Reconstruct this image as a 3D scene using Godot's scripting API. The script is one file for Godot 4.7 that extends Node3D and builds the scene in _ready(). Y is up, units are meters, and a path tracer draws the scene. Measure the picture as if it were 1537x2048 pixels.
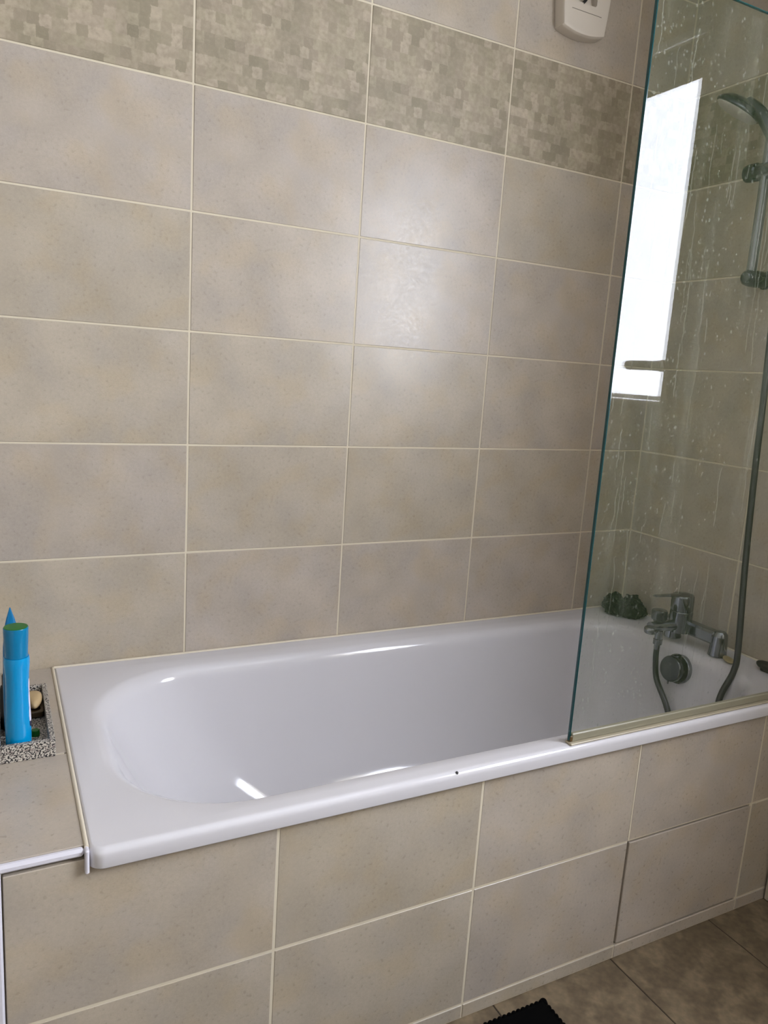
extends Node3D
# A bathroom corner. Origin: floor level in the corner of the long tiled wall (z = 0) and the end wall (x = 0).
# x runs along the long wall (negative to the left), z runs out into the room, y is up. Metres.

const RIM := 0.558          # height of the bath rim
const APRON := 0.692        # face of the tiles on the bath front
const LEFT_END := -1.822    # left end of the tiled bath surround
const ROOM_LEFT := -2.5
const ROOM_FRONT := 3.0
const ROOM_TOP := 2.55
const COLS := [-2.5, -2.2178, -1.8158, -1.4138, -1.0118, -0.6098, -0.2078, 0.0]
const ROWS := [0.0, 0.0447, 0.2984, 0.5522, 0.8058, 1.0595, 1.3131, 1.5668, 1.8204, 2.0741, 2.3277, 2.55]
const WIN_Z0 := 1.34
const WIN_Z1 := 2.35
const WIN_Y0 := 1.203
const WIN_Y1 := 2.238
const REVEAL := 0.2         # depth of the window recess

var rng := RandomNumberGenerator.new()
var taken := {}
var M := {}
var tile_mats: Array = []
var decor_mats: Array = []
var floor_mats: Array = []
var box_cache := {}

func _ready():
	rng.seed = 7
	# ---- camera ----
	var cam := Camera3D.new()
	cam.name = "camera"
	cam.fov = 68.335
	cam.near = 0.02
	add_child(cam)
	cam.position = Vector3(-1.807, 1.259, 1.734)
	cam.rotation_degrees = Vector3(-10.712, -27.714, 3.782)
	cam.current = true
	# ---- sky and exposure ----
	var env := Environment.new()
	env.background_mode = Environment.BG_SKY
	var sky := Sky.new()
	var sm := ProceduralSkyMaterial.new()
	sm.sky_top_color = Color(0.80, 0.84, 0.90)
	sm.sky_horizon_color = Color(0.86, 0.88, 0.92)
	sm.ground_bottom_color = Color(0.35, 0.34, 0.32)
	sm.ground_horizon_color = Color(0.55, 0.55, 0.54)
	sky.sky_material = sm
	env.sky = sky
	env.tonemap_mode = Environment.TONE_MAPPER_LINEAR
	env.tonemap_exposure = 3.75
	env.sdfgi_enabled = true
	env.ssao_enabled = true
	env.ssil_enabled = true
	var we := WorldEnvironment.new()
	we.name = "world_environment"
	we.environment = env
	add_child(we)
	# ---- daylight through the frosted window in the end wall ----
	var al := AreaLight3D.new()
	al.name = "window_daylight"
	al.area_size = Vector2(WIN_Z1 - WIN_Z0 - 0.05, WIN_Y1 - WIN_Y0 - 0.05)
	al.area_normalize_energy = false
	al.light_energy = 2.4
	al.light_color = Color(0.93, 0.95, 1.0)
	al.shadow_enabled = true
	al.area_range = 8.0
	add_child(al)
	al.position = Vector3(REVEAL - 0.012, (WIN_Y0 + WIN_Y1) / 2, (WIN_Z0 + WIN_Z1) / 2)
	al.rotation_degrees = Vector3(0, 90, 0)

	materials()
	room()
	window()
	surround()
	bathtub()
	screen()
	mixer()
	shower()
	vent()
	deck_things()
	tray_things()
	mat()

# ------------------------------------------------------------------ helpers
func numbered(n: String) -> String:
	if not taken.has(n):
		taken[n] = 0
		return n
	taken[n] += 1
	return "%s_%03d" % [n, taken[n]]

func thing(called: String, label: String, category: String, at := Vector3.ZERO, group := "") -> Node3D:
	var o := Node3D.new()
	o.name = numbered(called)
	add_child(o)
	o.position = at
	o.set_meta("label", label)
	o.set_meta("category", category)
	if group != "":
		o.set_meta("group", group)
	return o

func structure(called: String, label: String) -> Node3D:
	var o := Node3D.new()
	o.name = called
	add_child(o)
	o.set_meta("kind", "structure")
	o.set_meta("label", label)
	o.set_meta("category", called.split("_")[0])
	return o

func part(called: String, mesh: Mesh, mat: Material, parent: Node3D, at := Vector3.ZERO, label := "") -> MeshInstance3D:
	var o := MeshInstance3D.new()
	o.name = called
	o.mesh = mesh
	o.material_override = null
	parent.add_child(o, true)
	o.position = at
	if mesh.get_surface_count() > 0:
		o.set_surface_override_material(0, mat)
	o.cast_shadow = GeometryInstance3D.SHADOW_CASTING_SETTING_ON
	if label != "":
		o.set_meta("label", label)
	return o

# triangle soup -> mesh with normals averaged over edges flatter than the crease angle
func soft(t: PackedVector3Array, crease := 40.0, flip_to_outside := true) -> ArrayMesh:
	var vol := 0.0
	var i := 0
	while i < t.size():
		vol += t[i].dot(t[i + 1].cross(t[i + 2]))
		i += 3
	if flip_to_outside and vol > 0.0:      # clockwise fronts: the soup's volume is negative
		i = 0
		while i < t.size():
			var s := t[i + 1]
			t[i + 1] = t[i + 2]
			t[i + 2] = s
			i += 3
	var fn := PackedVector3Array()
	var at := {}
	i = 0
	while i < t.size():
		var n := (t[i + 2] - t[i]).cross(t[i + 1] - t[i])
		fn.append(n)
		for k in 3:
			var key := Vector3i((t[i + k] * 20000.0).round())
			if not at.has(key):
				at[key] = PackedInt32Array()
			at[key].append(i / 3)
		i += 3
	var lim := cos(deg_to_rad(crease))
	var unit := PackedVector3Array()
	for n in fn:
		unit.append(n.normalized())
	var ns := PackedVector3Array()
	ns.resize(t.size())
	for j in t.size():
		var f := j / 3
		var key := Vector3i((t[j] * 20000.0).round())
		var sum := Vector3.ZERO
		for g in at[key]:
			if unit[g].dot(unit[f]) >= lim:
				sum += fn[g]
		ns[j] = sum.normalized() if sum.length() > 1e-14 else unit[f]
	var a := []
	a.resize(Mesh.ARRAY_MAX)
	a[Mesh.ARRAY_VERTEX] = t
	a[Mesh.ARRAY_NORMAL] = ns
	var m := ArrayMesh.new()
	m.add_surface_from_arrays(Mesh.PRIMITIVE_TRIANGLES, a)
	return m

func quad(t: PackedVector3Array, a: Vector3, b: Vector3, c: Vector3, d: Vector3) -> void:
	t.append(a); t.append(b); t.append(c)
	t.append(a); t.append(c); t.append(d)

func box_soup(size: Vector3, ch := 0.0, at := Vector3.ZERO) -> PackedVector3Array:
	var t := PackedVector3Array()
	var h := size / 2
	ch = minf(ch, minf(h.x, minf(h.y, h.z)) * 0.9)
	var p := func(s: Vector3, a: int) -> Vector3:
		var v := Vector3(s.x * (h.x - ch), s.y * (h.y - ch), s.z * (h.z - ch))
		v[a] = s[a] * h[a]
		return v
	var polys := []
	for a in 3:
		var b := (a + 1) % 3
		var c := (a + 2) % 3
		for s in [-1.0, 1.0]:
			var q := []
			for e in [[-1.0, -1.0], [1.0, -1.0], [1.0, 1.0], [-1.0, 1.0]]:
				var v := Vector3.ZERO
				v[a] = s; v[b] = e[0]; v[c] = e[1]
				q.append(p.call(v, a))
			polys.append(q)
			for s2 in [-1.0, 1.0]:      # edge between faces a and b
				var v1 := Vector3.ZERO
				v1[a] = s; v1[b] = s2; v1[c] = -1.0
				var v2 := v1
				v2[c] = 1.0
				polys.append([p.call(v1, a), p.call(v2, a), p.call(v2, b), p.call(v1, b)])
	for sx in [-1.0, 1.0]:
		for sy in [-1.0, 1.0]:
			for sz in [-1.0, 1.0]:
				var v := Vector3(sx, sy, sz)
				polys.append([p.call(v, 0), p.call(v, 1), p.call(v, 2)])
	for q in polys:
		if ch <= 0.0 and q.size() == 3:
			continue
		var n: Vector3 = (q[1] - q[0]).cross(q[2] - q[0])
		if n.length() < 1e-12:
			continue
		var mid: Vector3 = (q[0] + q[1] + q[2]) / 3.0
		if n.dot(mid) > 0:
			q.reverse()
		for k in range(1, q.size() - 1):
			t.append(q[0] + at); t.append(q[k] + at); t.append(q[k + 1] + at)
	return t

func box(size: Vector3, ch := 0.0) -> ArrayMesh:
	var key := str(size.snapped(Vector3.ONE * 0.0001)) + str(ch)
	if not box_cache.has(key):
		box_cache[key] = soft(box_soup(size, ch), 20.0)
	return box_cache[key]

# rings of equal size joined into a skin; ends closed with fans
func loft(rings: Array, cap0 := true, cap1 := true) -> PackedVector3Array:
	var t := PackedVector3Array()
	var n: int = rings[0].size()
	for i in rings.size() - 1:
		var a: PackedVector3Array = rings[i]
		var b: PackedVector3Array = rings[i + 1]
		for k in n:
			var l := (k + 1) % n
			quad(t, a[k], a[l], b[l], b[k])
	for e in 2:
		if (e == 0 and not cap0) or (e == 1 and not cap1):
			continue
		var r: PackedVector3Array = rings[0] if e == 0 else rings[-1]
		var c := Vector3.ZERO
		for v in r:
			c += v
		c /= n
		for k in n:
			var l := (k + 1) % n
			if e == 0:
				t.append(c); t.append(r[l]); t.append(r[k])
			else:
				t.append(c); t.append(r[k]); t.append(r[l])
	return t

func ring(c: Vector3, u: Vector3, v: Vector3, ru: float, rv: float, n: int) -> PackedVector3Array:
	var r := PackedVector3Array()
	for k in n:
		var a := TAU * k / n
		r.append(c + u * (ru * cos(a)) + v * (rv * sin(a)))
	return r

# profile of (radius, height) turned about an axis
func lathe(profile: Array, n := 32, origin := Vector3.ZERO, axis := Vector3.UP, squash := 1.0) -> PackedVector3Array:
	var u := axis.cross(Vector3.FORWARD)
	if u.length() < 0.1:
		u = axis.cross(Vector3.RIGHT)
	u = u.normalized()
	var v := axis.cross(u).normalized()
	var rs := []
	for p in profile:
		rs.append(ring(origin + axis * p[1], u, v, maxf(p[0], 0.00005), maxf(p[0], 0.00005) * squash, n))
	return loft(rs)

# a tube along points; radius(i, share) may vary
func tube(path: PackedVector3Array, radius: Callable, n := 14, flat := 1.0, first_u := Vector3.ZERO) -> PackedVector3Array:
	var rs := []
	var u := first_u
	for i in path.size():
		var d := (path[mini(i + 1, path.size() - 1)] - path[maxi(i - 1, 0)]).normalized()
		if u == Vector3.ZERO:
			u = d.cross(Vector3(0.31, 0.2, 0.93)).normalized()
		u = (u - d * u.dot(d)).normalized()
		var v := d.cross(u)
		var r: float = radius.call(float(i) / (path.size() - 1))
		rs.append(ring(path[i], u, v, r, r * flat, n))
	return loft(rs)

func smooth_path(pts: Array, step := 0.01) -> PackedVector3Array:
	var c := Curve3D.new()
	c.bake_interval = step
	for i in pts.size():
		var a: Vector3 = pts[maxi(i - 1, 0)]
		var b: Vector3 = pts[mini(i + 1, pts.size() - 1)]
		var d := (b - a) / 6.0
		c.add_point(pts[i], -d, d)
	return c.get_baked_points()

func rounded_rect(x0: float, x1: float, z0: float, z1: float, radii: Array, y: float, nc := 14, ne := 12) -> PackedVector3Array:
	# corners in order: (x0,z0), (x1,z0), (x1,z1), (x0,z1); radii the same order; fixed number of points
	var r := PackedVector3Array()
	var cs := [[x0, z0, 1, 1, PI], [x1, z0, -1, 1, 1.5 * PI], [x1, z1, -1, -1, 0.0], [x0, z1, 1, -1, 0.5 * PI]]
	var arcs := []
	for k in 4:
		var q: float = radii[k]
		var c := Vector2(cs[k][0] + cs[k][2] * q, cs[k][1] + cs[k][3] * q)
		var a := []
		for i in nc + 1:
			var w: float = cs[k][4] + 0.5 * PI * i / nc
			a.append(Vector3(c.x + q * cos(w), y, c.y + q * sin(w)))
		arcs.append(a)
	for k in 4:
		for v in arcs[k]:
			r.append(v)
		var e0: Vector3 = arcs[k][-1]
		var e1: Vector3 = arcs[(k + 1) % 4][0]
		for i in range(1, ne):
			r.append(e0.lerp(e1, float(i) / ne))
	return r

func joined(a: Array) -> PackedVector3Array:
	var t := PackedVector3Array()
	for s in a:
		t.append_array(s)
	return t

# ------------------------------------------------------------------ materials
func std(c: Color, rough: float, metal := 0.0, spec := 0.5) -> StandardMaterial3D:
	var m := StandardMaterial3D.new()
	m.albedo_color = c
	m.roughness = rough
	m.metallic = metal
	m.metallic_specular = spec
	return m

func seamless(sd: int, freq: float, oct: int, size: int, kind := FastNoiseLite.TYPE_SIMPLEX_SMOOTH) -> PackedByteArray:
	var f := FastNoiseLite.new()
	f.seed = sd
	f.noise_type = kind
	f.frequency = freq
	f.fractal_octaves = oct
	f.fractal_type = FastNoiseLite.FRACTAL_FBM if oct > 1 else FastNoiseLite.FRACTAL_NONE
	var im := f.get_seamless_image(size, size)
	im.convert(Image.FORMAT_L8)
	return im.get_data()

func image_from(size: int, make: Callable) -> ImageTexture:
	var d := PackedByteArray()
	d.resize(size * size * 3)
	for y in size:
		for x in size:
			var c: Color = make.call(x, y)
			var i := (y * size + x) * 3
			d[i] = int(clampf(c.r, 0, 1) * 255.0)
			d[i + 1] = int(clampf(c.g, 0, 1) * 255.0)
			d[i + 2] = int(clampf(c.b, 0, 1) * 255.0)
	return ImageTexture.create_from_image(Image.create_from_data(size, size, false, Image.FORMAT_RGB8, d))

func triplanar(m: StandardMaterial3D, metres: float, off := Vector3.ZERO) -> StandardMaterial3D:
	m.uv1_triplanar = true
	m.uv1_triplanar_sharpness = 8.0
	m.uv1_scale = Vector3.ONE / metres
	m.uv1_offset = off
	return m

func materials() -> void:
	var S := 768
	var cloud := seamless(11, 0.006, 4, S)
	var warm := seamless(23, 0.008, 3, S)
	var pink := seamless(37, 0.007, 3, S)
	var fine := seamless(51, 0.11, 3, S)
	var grain := seamless(77, 0.32, 1, S)
	# glazed beige stoneware: clouded, with faint warmer and greyer patches and a fine grain
	var tile_tex := image_from(S, func(x, y):
		var i: int = y * S + x
		var a := cloud[i] / 255.0
		var b := warm[i] / 255.0
		var p := pink[i] / 255.0
		var f := fine[i] / 255.0
		var g := grain[i] / 255.0
		var c := Color(0.696, 0.656, 0.598)
		c = c.lerp(Color(0.702, 0.647, 0.560), smoothstep(0.45, 0.85, b) * 0.6)
		c = c.lerp(Color(0.682, 0.651, 0.614), smoothstep(0.45, 0.85, p) * 0.45)
		var k := 1.0 + (a - 0.5) * 0.10 + (f - 0.5) * 0.05 + (g - 0.5) * 0.035
		if g < 0.16 and b > 0.5:
			k -= (0.16 - g) * 0.25
		return Color(c.r * k, c.g * k, c.b * k))
	# decor tiles: the same body printed with a mosaic of small worn squares
	var D := 1024
	var dcloud := seamless(111, 0.005, 3, D)
	var dfine := seamless(151, 0.06, 4, D)
	var dgrain := seamless(177, 0.3, 2, D)
	var cells := 42
	var tone := PackedFloat32Array()
	var hue := PackedFloat32Array()
	var slip := PackedFloat32Array()
	var r2 := RandomNumberGenerator.new()
	r2.seed = 99
	for k in cells * cells:
		tone.append(r2.randfn(0.0, 1.0))
		hue.append(r2.randf())
	for k in cells:
		slip.append(r2.randf())
	var decor_tex := image_from(D, func(x, y):
		var i: int = y * D + x
		var cs := float(D) / cells
		var wob := (dfine[i] / 255.0 - 0.5) * 5.0
		var row := int(floor((y + wob) / cs)) % cells
		row = (row + cells) % cells
		var col := int(floor((x + wob * 0.8 + slip[row] * cs) / cs)) % cells
		col = (col + cells) % cells
		var k := row * cells + col
		var a := dcloud[i] / 255.0
		var f := dfine[i] / 255.0
		var t: float = clampf(tone[k], -1.7, 1.0) * 0.062 * smoothstep(0.2, 0.7, f + 0.2) + (a - 0.5) * 0.14 + (f - 0.5) * 0.14 + (dgrain[i] / 255.0 - 0.5) * 0.05
		var c := Color(0.628, 0.577, 0.498).lerp(Color(0.598, 0.558, 0.468), hue[k])
		return Color(c.r * (1 + t), c.g * (1 + t), c.b * (1 + t * 1.1)))
	var rough_tex := image_from(256, func(x, y):
		var v := 0.31 + (fine[(y * 3) * S + x * 3] / 255.0 - 0.5) * 0.16
		return Color(v, v, v))
	for k in 9:
		var off := Vector3(fmod(k * 0.377, 1.0), fmod(k * 0.613, 1.0), fmod(k * 0.291, 1.0))
		var m := triplanar(std(Color(1, 1, 1), 1.0, 0.0, 0.45), 0.85, off)
		m.albedo_texture = tile_tex
		var tn := 1.0 + 0.018 * sin(k * 2.4)
		m.albedo_color = Color(minf(tn, 1.0), minf(tn, 1.0) * 0.995, minf(tn, 1.0) * (0.988 + 0.012 * cos(k * 1.7)))
		m.roughness_texture = rough_tex
		m.roughness_texture_channel = BaseMaterial3D.TEXTURE_CHANNEL_RED
		tile_mats.append(m)
		if k < 5:
			var d := triplanar(std(Color(1, 1, 1), 0.45, 0.0, 0.45), 0.92, off)
			d.albedo_texture = decor_tex
			decor_mats.append(d)
	var fl := seamless(201, 0.012, 5, 512)
	var fl2 := seamless(222, 0.05, 4, 512)
	var floor_tex := image_from(512, func(x, y):
		var i: int = y * 512 + x
		var a := fl[i] / 255.0
		var b := fl2[i] / 255.0
		var c := Color(0.405, 0.35, 0.272).lerp(Color(0.485, 0.425, 0.335), smoothstep(0.35, 0.75, a))
		var k := 1.0 + (b - 0.5) * 0.24
		return Color(c.r * k, c.g * k, c.b * k))
	for k in 4:
		var m := triplanar(std(Color(1, 1, 1), 0.5), 0.55, Vector3(k * 0.37, k * 0.21, k * 0.53))
		m.albedo_texture = floor_tex
		floor_mats.append(m)
	var gr := seamless(301, 0.16, 2, 512)
	var gr2 := seamless(322, 0.11, 1, 512, FastNoiseLite.TYPE_CELLULAR)
	var granite_tex := image_from(512, func(x, y):
		var i: int = y * 512 + x
		var a := gr[i] / 255.0
		var b := gr2[i] / 255.0
		var c := Color(0.78, 0.75, 0.70)
		if a < 0.38:
			c = Color(0.10, 0.10, 0.11)
		elif a < 0.45:
			c = Color(0.40, 0.38, 0.36)
		elif b > 0.62:
			c = Color(0.60, 0.55, 0.52)
		return c)
	M.granite = triplanar(std(Color(1, 1, 1), 0.4), 0.34)
	M.granite.albedo_texture = granite_tex
	M.grout = std(Color(0.83, 0.79, 0.70), 0.85)
	M.grout_dark = std(Color(0.20, 0.17, 0.14), 0.9)
	M.void = std(Color(0.02, 0.02, 0.02), 1.0, 0.0, 0.1)  # near-black colour painted in for the unlit hollow behind the hatch
	M.paint = std(Color(0.71, 0.685, 0.64), 0.8)
	M.ceiling = std(Color(0.82, 0.82, 0.81), 0.85)
	M.enamel = std(Color(0.815, 0.805, 0.815), 0.09, 0.0, 0.5)
	M.sealant = std(Color(0.84, 0.80, 0.72), 0.5)
	M.pvc = std(Color(0.84, 0.83, 0.86), 0.35)
	M.chrome = std(Color(0.50, 0.51, 0.53), 0.07, 1.0)
	M.chrome_dull = std(Color(0.31, 0.315, 0.33), 0.12, 1.0)
	M.hose = std(Color(0.28, 0.28, 0.29), 0.28, 1.0)
	M.spray = std(Color(0.80, 0.79, 0.76), 0.45)
	M.rubber = std(Color(0.02, 0.02, 0.022), 0.6)
	M.vent = std(Color(0.80, 0.76, 0.70), 0.45)
	M.frame = std(Color(0.86, 0.86, 0.86), 0.35)
	M.soffit_shade = std(Color(0.10, 0.09, 0.08), 0.9, 0.0, 0.2)  # near-black, so the window soffit looks shaded; shade painted as colour
	M.lever = std(Color(0.30, 0.26, 0.23), 0.45)
	# frosted window pane, lit by the sky outside
	M.frosted = std(Color(0.9, 0.92, 0.95), 0.6)
	M.frosted.emission_enabled = true
	M.frosted.emission = Color(0.90, 0.93, 1.0)
	M.frosted.emission_energy_multiplier = 1.5
	# shower screen
	M.glass = std(Color(0.36, 0.45, 0.31, 0.05), 0.0, 0.0, 0.27)
	M.glass.transparency = BaseMaterial3D.TRANSPARENCY_ALPHA
	M.glass_edge = std(Color(0.0, 0.25, 0.26), 0.1)
	M.seal = std(Color(0.56, 0.54, 0.46), 0.35)

# ------------------------------------------------------------------ room shell
# a field of tiles on a wall: axis 0 = wall across z (back wall, faces +z), axis 1 = wall across x (end wall, faces -x)
func tile_field(parent: Node3D, axis: int, us: Array, vs: Array, hole: Rect2, decor_row: float, joint := 0.0038) -> void:
	for a in us.size() - 1:
		for b in vs.size() - 1:
			var rects := [Rect2(us[a], vs[b], us[a + 1] - us[a], vs[b + 1] - vs[b])]
			if hole.size.x > 0 and rects[0].intersects(hole):
				var r: Rect2 = rects[0]
				rects = []
				if r.position.y < hole.position.y:
					rects.append(Rect2(r.position.x, r.position.y, r.size.x, hole.position.y - r.position.y))
				if r.end.y > hole.end.y:
					rects.append(Rect2(r.position.x, hole.end.y, r.size.x, r.end.y - hole.end.y))
				var y0 := maxf(r.position.y, hole.position.y)
				var y1 := minf(r.end.y, hole.end.y)
				if r.position.x < hole.position.x:
					rects.append(Rect2(r.position.x, y0, hole.position.x - r.position.x, y1 - y0))
				if r.end.x > hole.end.x:
					rects.append(Rect2(hole.end.x, y0, r.end.x - hole.end.x, y1 - y0))
			for r in rects:
				if r.size.x < 0.012 or r.size.y < 0.012:
					continue
				var decor: bool = absf(r.position.y - decor_row) < 0.12 and r.position.y > decor_row - 0.01 and r.position.y < decor_row + 0.2
				var mats: Array = decor_mats if decor else tile_mats
				var mat: Material = mats[rng.randi() % mats.size()]
				var sz := Vector3(r.size.x - joint, r.size.y - joint, 0.009)
				var at := Vector3(r.get_center().x, r.get_center().y, -0.0045)
				if axis == 1:
					sz = Vector3(sz.z, sz.y, sz.x)
					at = Vector3(0.0045, r.get_center().y, r.get_center().x)
				var o := part("decor_tile" if decor else "tile", box(sz, 0.0011), mat, parent, at)
				var tilt := Vector3(rng.randfn(0, 0.0014), 0, 0)
				if axis == 0:
					o.rotation = Vector3(tilt.x, rng.randfn(0, 0.0014), 0)
				else:
					o.rotation = Vector3(0, rng.randfn(0, 0.0014), tilt.x)

func room() -> void:
	var w := -ROOM_LEFT
	# floor
	var f := structure("floor", "dark beige stoneware floor tiles with thin dark joints")
	part("grout_bed", box(Vector3(w + 0.3, 0.12, ROOM_FRONT + 0.3)), M.grout_dark, f, Vector3(ROOM_LEFT / 2, -0.0615, ROOM_FRONT / 2))
	var xs := [-2.5]
	var x := -2.523 + 0.318
	while x < -0.02:
		xs.append(x)
		x += 0.318
	xs.append(0.0)
	var zs := [0.03, 0.342]
	var z := 0.342 + 0.318
	while z < ROOM_FRONT - 0.02:
		zs.append(z)
		z += 0.318
	zs.append(ROOM_FRONT)
	for a in xs.size() - 1:
		for b in zs.size() - 1:
			if zs[b + 1] < 0.69:
				continue       # under the bath
			part("tile", box(Vector3(xs[a + 1] - xs[a] - 0.003, 0.012, zs[b + 1] - zs[b] - 0.003), 0.0008), floor_mats[rng.randi() % 4], f, Vector3((xs[a] + xs[a + 1]) / 2, -0.006, (zs[b] + zs[b + 1]) / 2))
	# ceiling
	var c := structure("ceiling", "plain white painted ceiling")
	part("slab", box(Vector3(w + 0.3, 0.12, ROOM_FRONT + 0.3)), M.ceiling, c, Vector3(ROOM_LEFT / 2, ROOM_TOP + 0.06, ROOM_FRONT / 2))
	# long wall behind the bath
	var wb := structure("wall_back", "beige tiled wall behind the bath with a mosaic-print row")
	part("grout_bed", box(Vector3(w + 0.3, ROOM_TOP + 0.12, 0.14)), M.grout, wb, Vector3(ROOM_LEFT / 2, ROOM_TOP / 2 - 0.05, -0.0713))
	tile_field(wb, 0, COLS, ROWS.slice(3), Rect2(), 1.8204)
	# end wall with the window
	var wr := structure("wall_right", "beige tiled end wall with shower rail and window opening")
	var hole := Rect2(WIN_Z0, WIN_Y0, WIN_Z1 - WIN_Z0, WIN_Y1 - WIN_Y0)
	var bed := PackedVector3Array()
	for r in [[-0.14, WIN_Z0, -0.1, ROOM_TOP + 0.02], [WIN_Z1, ROOM_FRONT + 0.14, -0.1, ROOM_TOP + 0.02], [WIN_Z0, WIN_Z1, -0.1, WIN_Y0], [WIN_Z0, WIN_Z1, WIN_Y1, ROOM_TOP + 0.02]]:
		bed.append_array(box_soup(Vector3(0.30, r[3] - r[2], r[1] - r[0]), 0.0, Vector3(0.1513, (r[2] + r[3]) / 2, (r[0] + r[1]) / 2)))
	part("grout_bed", soft(bed, 20.0), M.grout, wr)
	var rz := [0.0, 0.4013, 0.8033, 1.2053, 1.6073, 2.0093, 2.4113, 2.8133, 3.0]
	tile_field(wr, 1, rz, ROWS, hole, 1.8204)
	# the two walls behind the camera
	var wl := structure("wall_left", "plain pale beige painted side wall")
	part("plaster", box(Vector3(0.12, ROOM_TOP + 0.1, ROOM_FRONT + 0.28)), M.paint, wl, Vector3(ROOM_LEFT - 0.06, ROOM_TOP / 2, ROOM_FRONT / 2))
	var wf := structure("wall_front", "plain pale beige painted wall opposite the bath")
	part("plaster", box(Vector3(w, ROOM_TOP + 0.1, 0.12)), M.paint, wf, Vector3(ROOM_LEFT / 2, ROOM_TOP / 2, ROOM_FRONT + 0.06))

func window() -> void:
	var w := structure("window_1", "bright frosted bathroom window in the tiled end wall")
	var zc := (WIN_Z0 + WIN_Z1) / 2
	var yc := (WIN_Y0 + WIN_Y1) / 2
	var dz := WIN_Z1 - WIN_Z0
	var dy := WIN_Y1 - WIN_Y0
	part("pane", box(Vector3(0.006, dy - 0.02, dz - 0.02)), M.frosted, w, Vector3(REVEAL + 0.004, yc, zc), "frosted pane bright with daylight")
	for s in [-1, 1]:
		part("window_frame", box(Vector3(0.04, dy, 0.03), 0.002), M.frame, w, Vector3(REVEAL + 0.01, yc, zc + s * (dz / 2 - 0.015)))
		part("window_frame", box(Vector3(0.04, 0.03, dz - 0.06), 0.002), M.frame, w, Vector3(REVEAL + 0.01, yc + s * (dy / 2 - 0.015), zc))
	part("outer_panel", box(Vector3(0.02, dy, dz)), M.frame, w, Vector3(REVEAL + 0.06, yc, zc))
	part("window_sill", box(Vector3(REVEAL, 0.012, dz - 0.002), 0.003), M.frame, w, Vector3(REVEAL / 2 - 0.012, WIN_Y0 + 0.006, zc))
	part("shaded_soffit", box(Vector3(REVEAL - 0.012, 0.014, dz - 0.004), 0.002), M.soffit_shade, w, Vector3(REVEAL / 2, WIN_Y1 - 0.007, zc), "recess soffit coloured dark to stand for shade")  # soffit of the recess, its shade put into the colour
	part("head_trim", box(Vector3(0.012, 0.022, dz + 0.01), 0.002), M.frame, w, Vector3(-0.007, WIN_Y1 + 0.012, zc))
	var lv := lathe([[0.0, 0.0], [0.0145, 0.001], [0.0145, 0.130], [0.0125, 0.140], [0.007, 0.147], [0.0, 0.148]], 20, Vector3(-0.016, 1.322, WIN_Z0 - 0.005), Vector3(0, 0, 1))
	lv.append_array(box_soup(Vector3(0.03, 0.034, 0.03), 0.004, Vector3(-0.0155, 1.322, WIN_Z0 - 0.018)))
	part("window_lever", soft(lv), M.lever, w, Vector3.ZERO, "dark lever with a rounded end")

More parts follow.
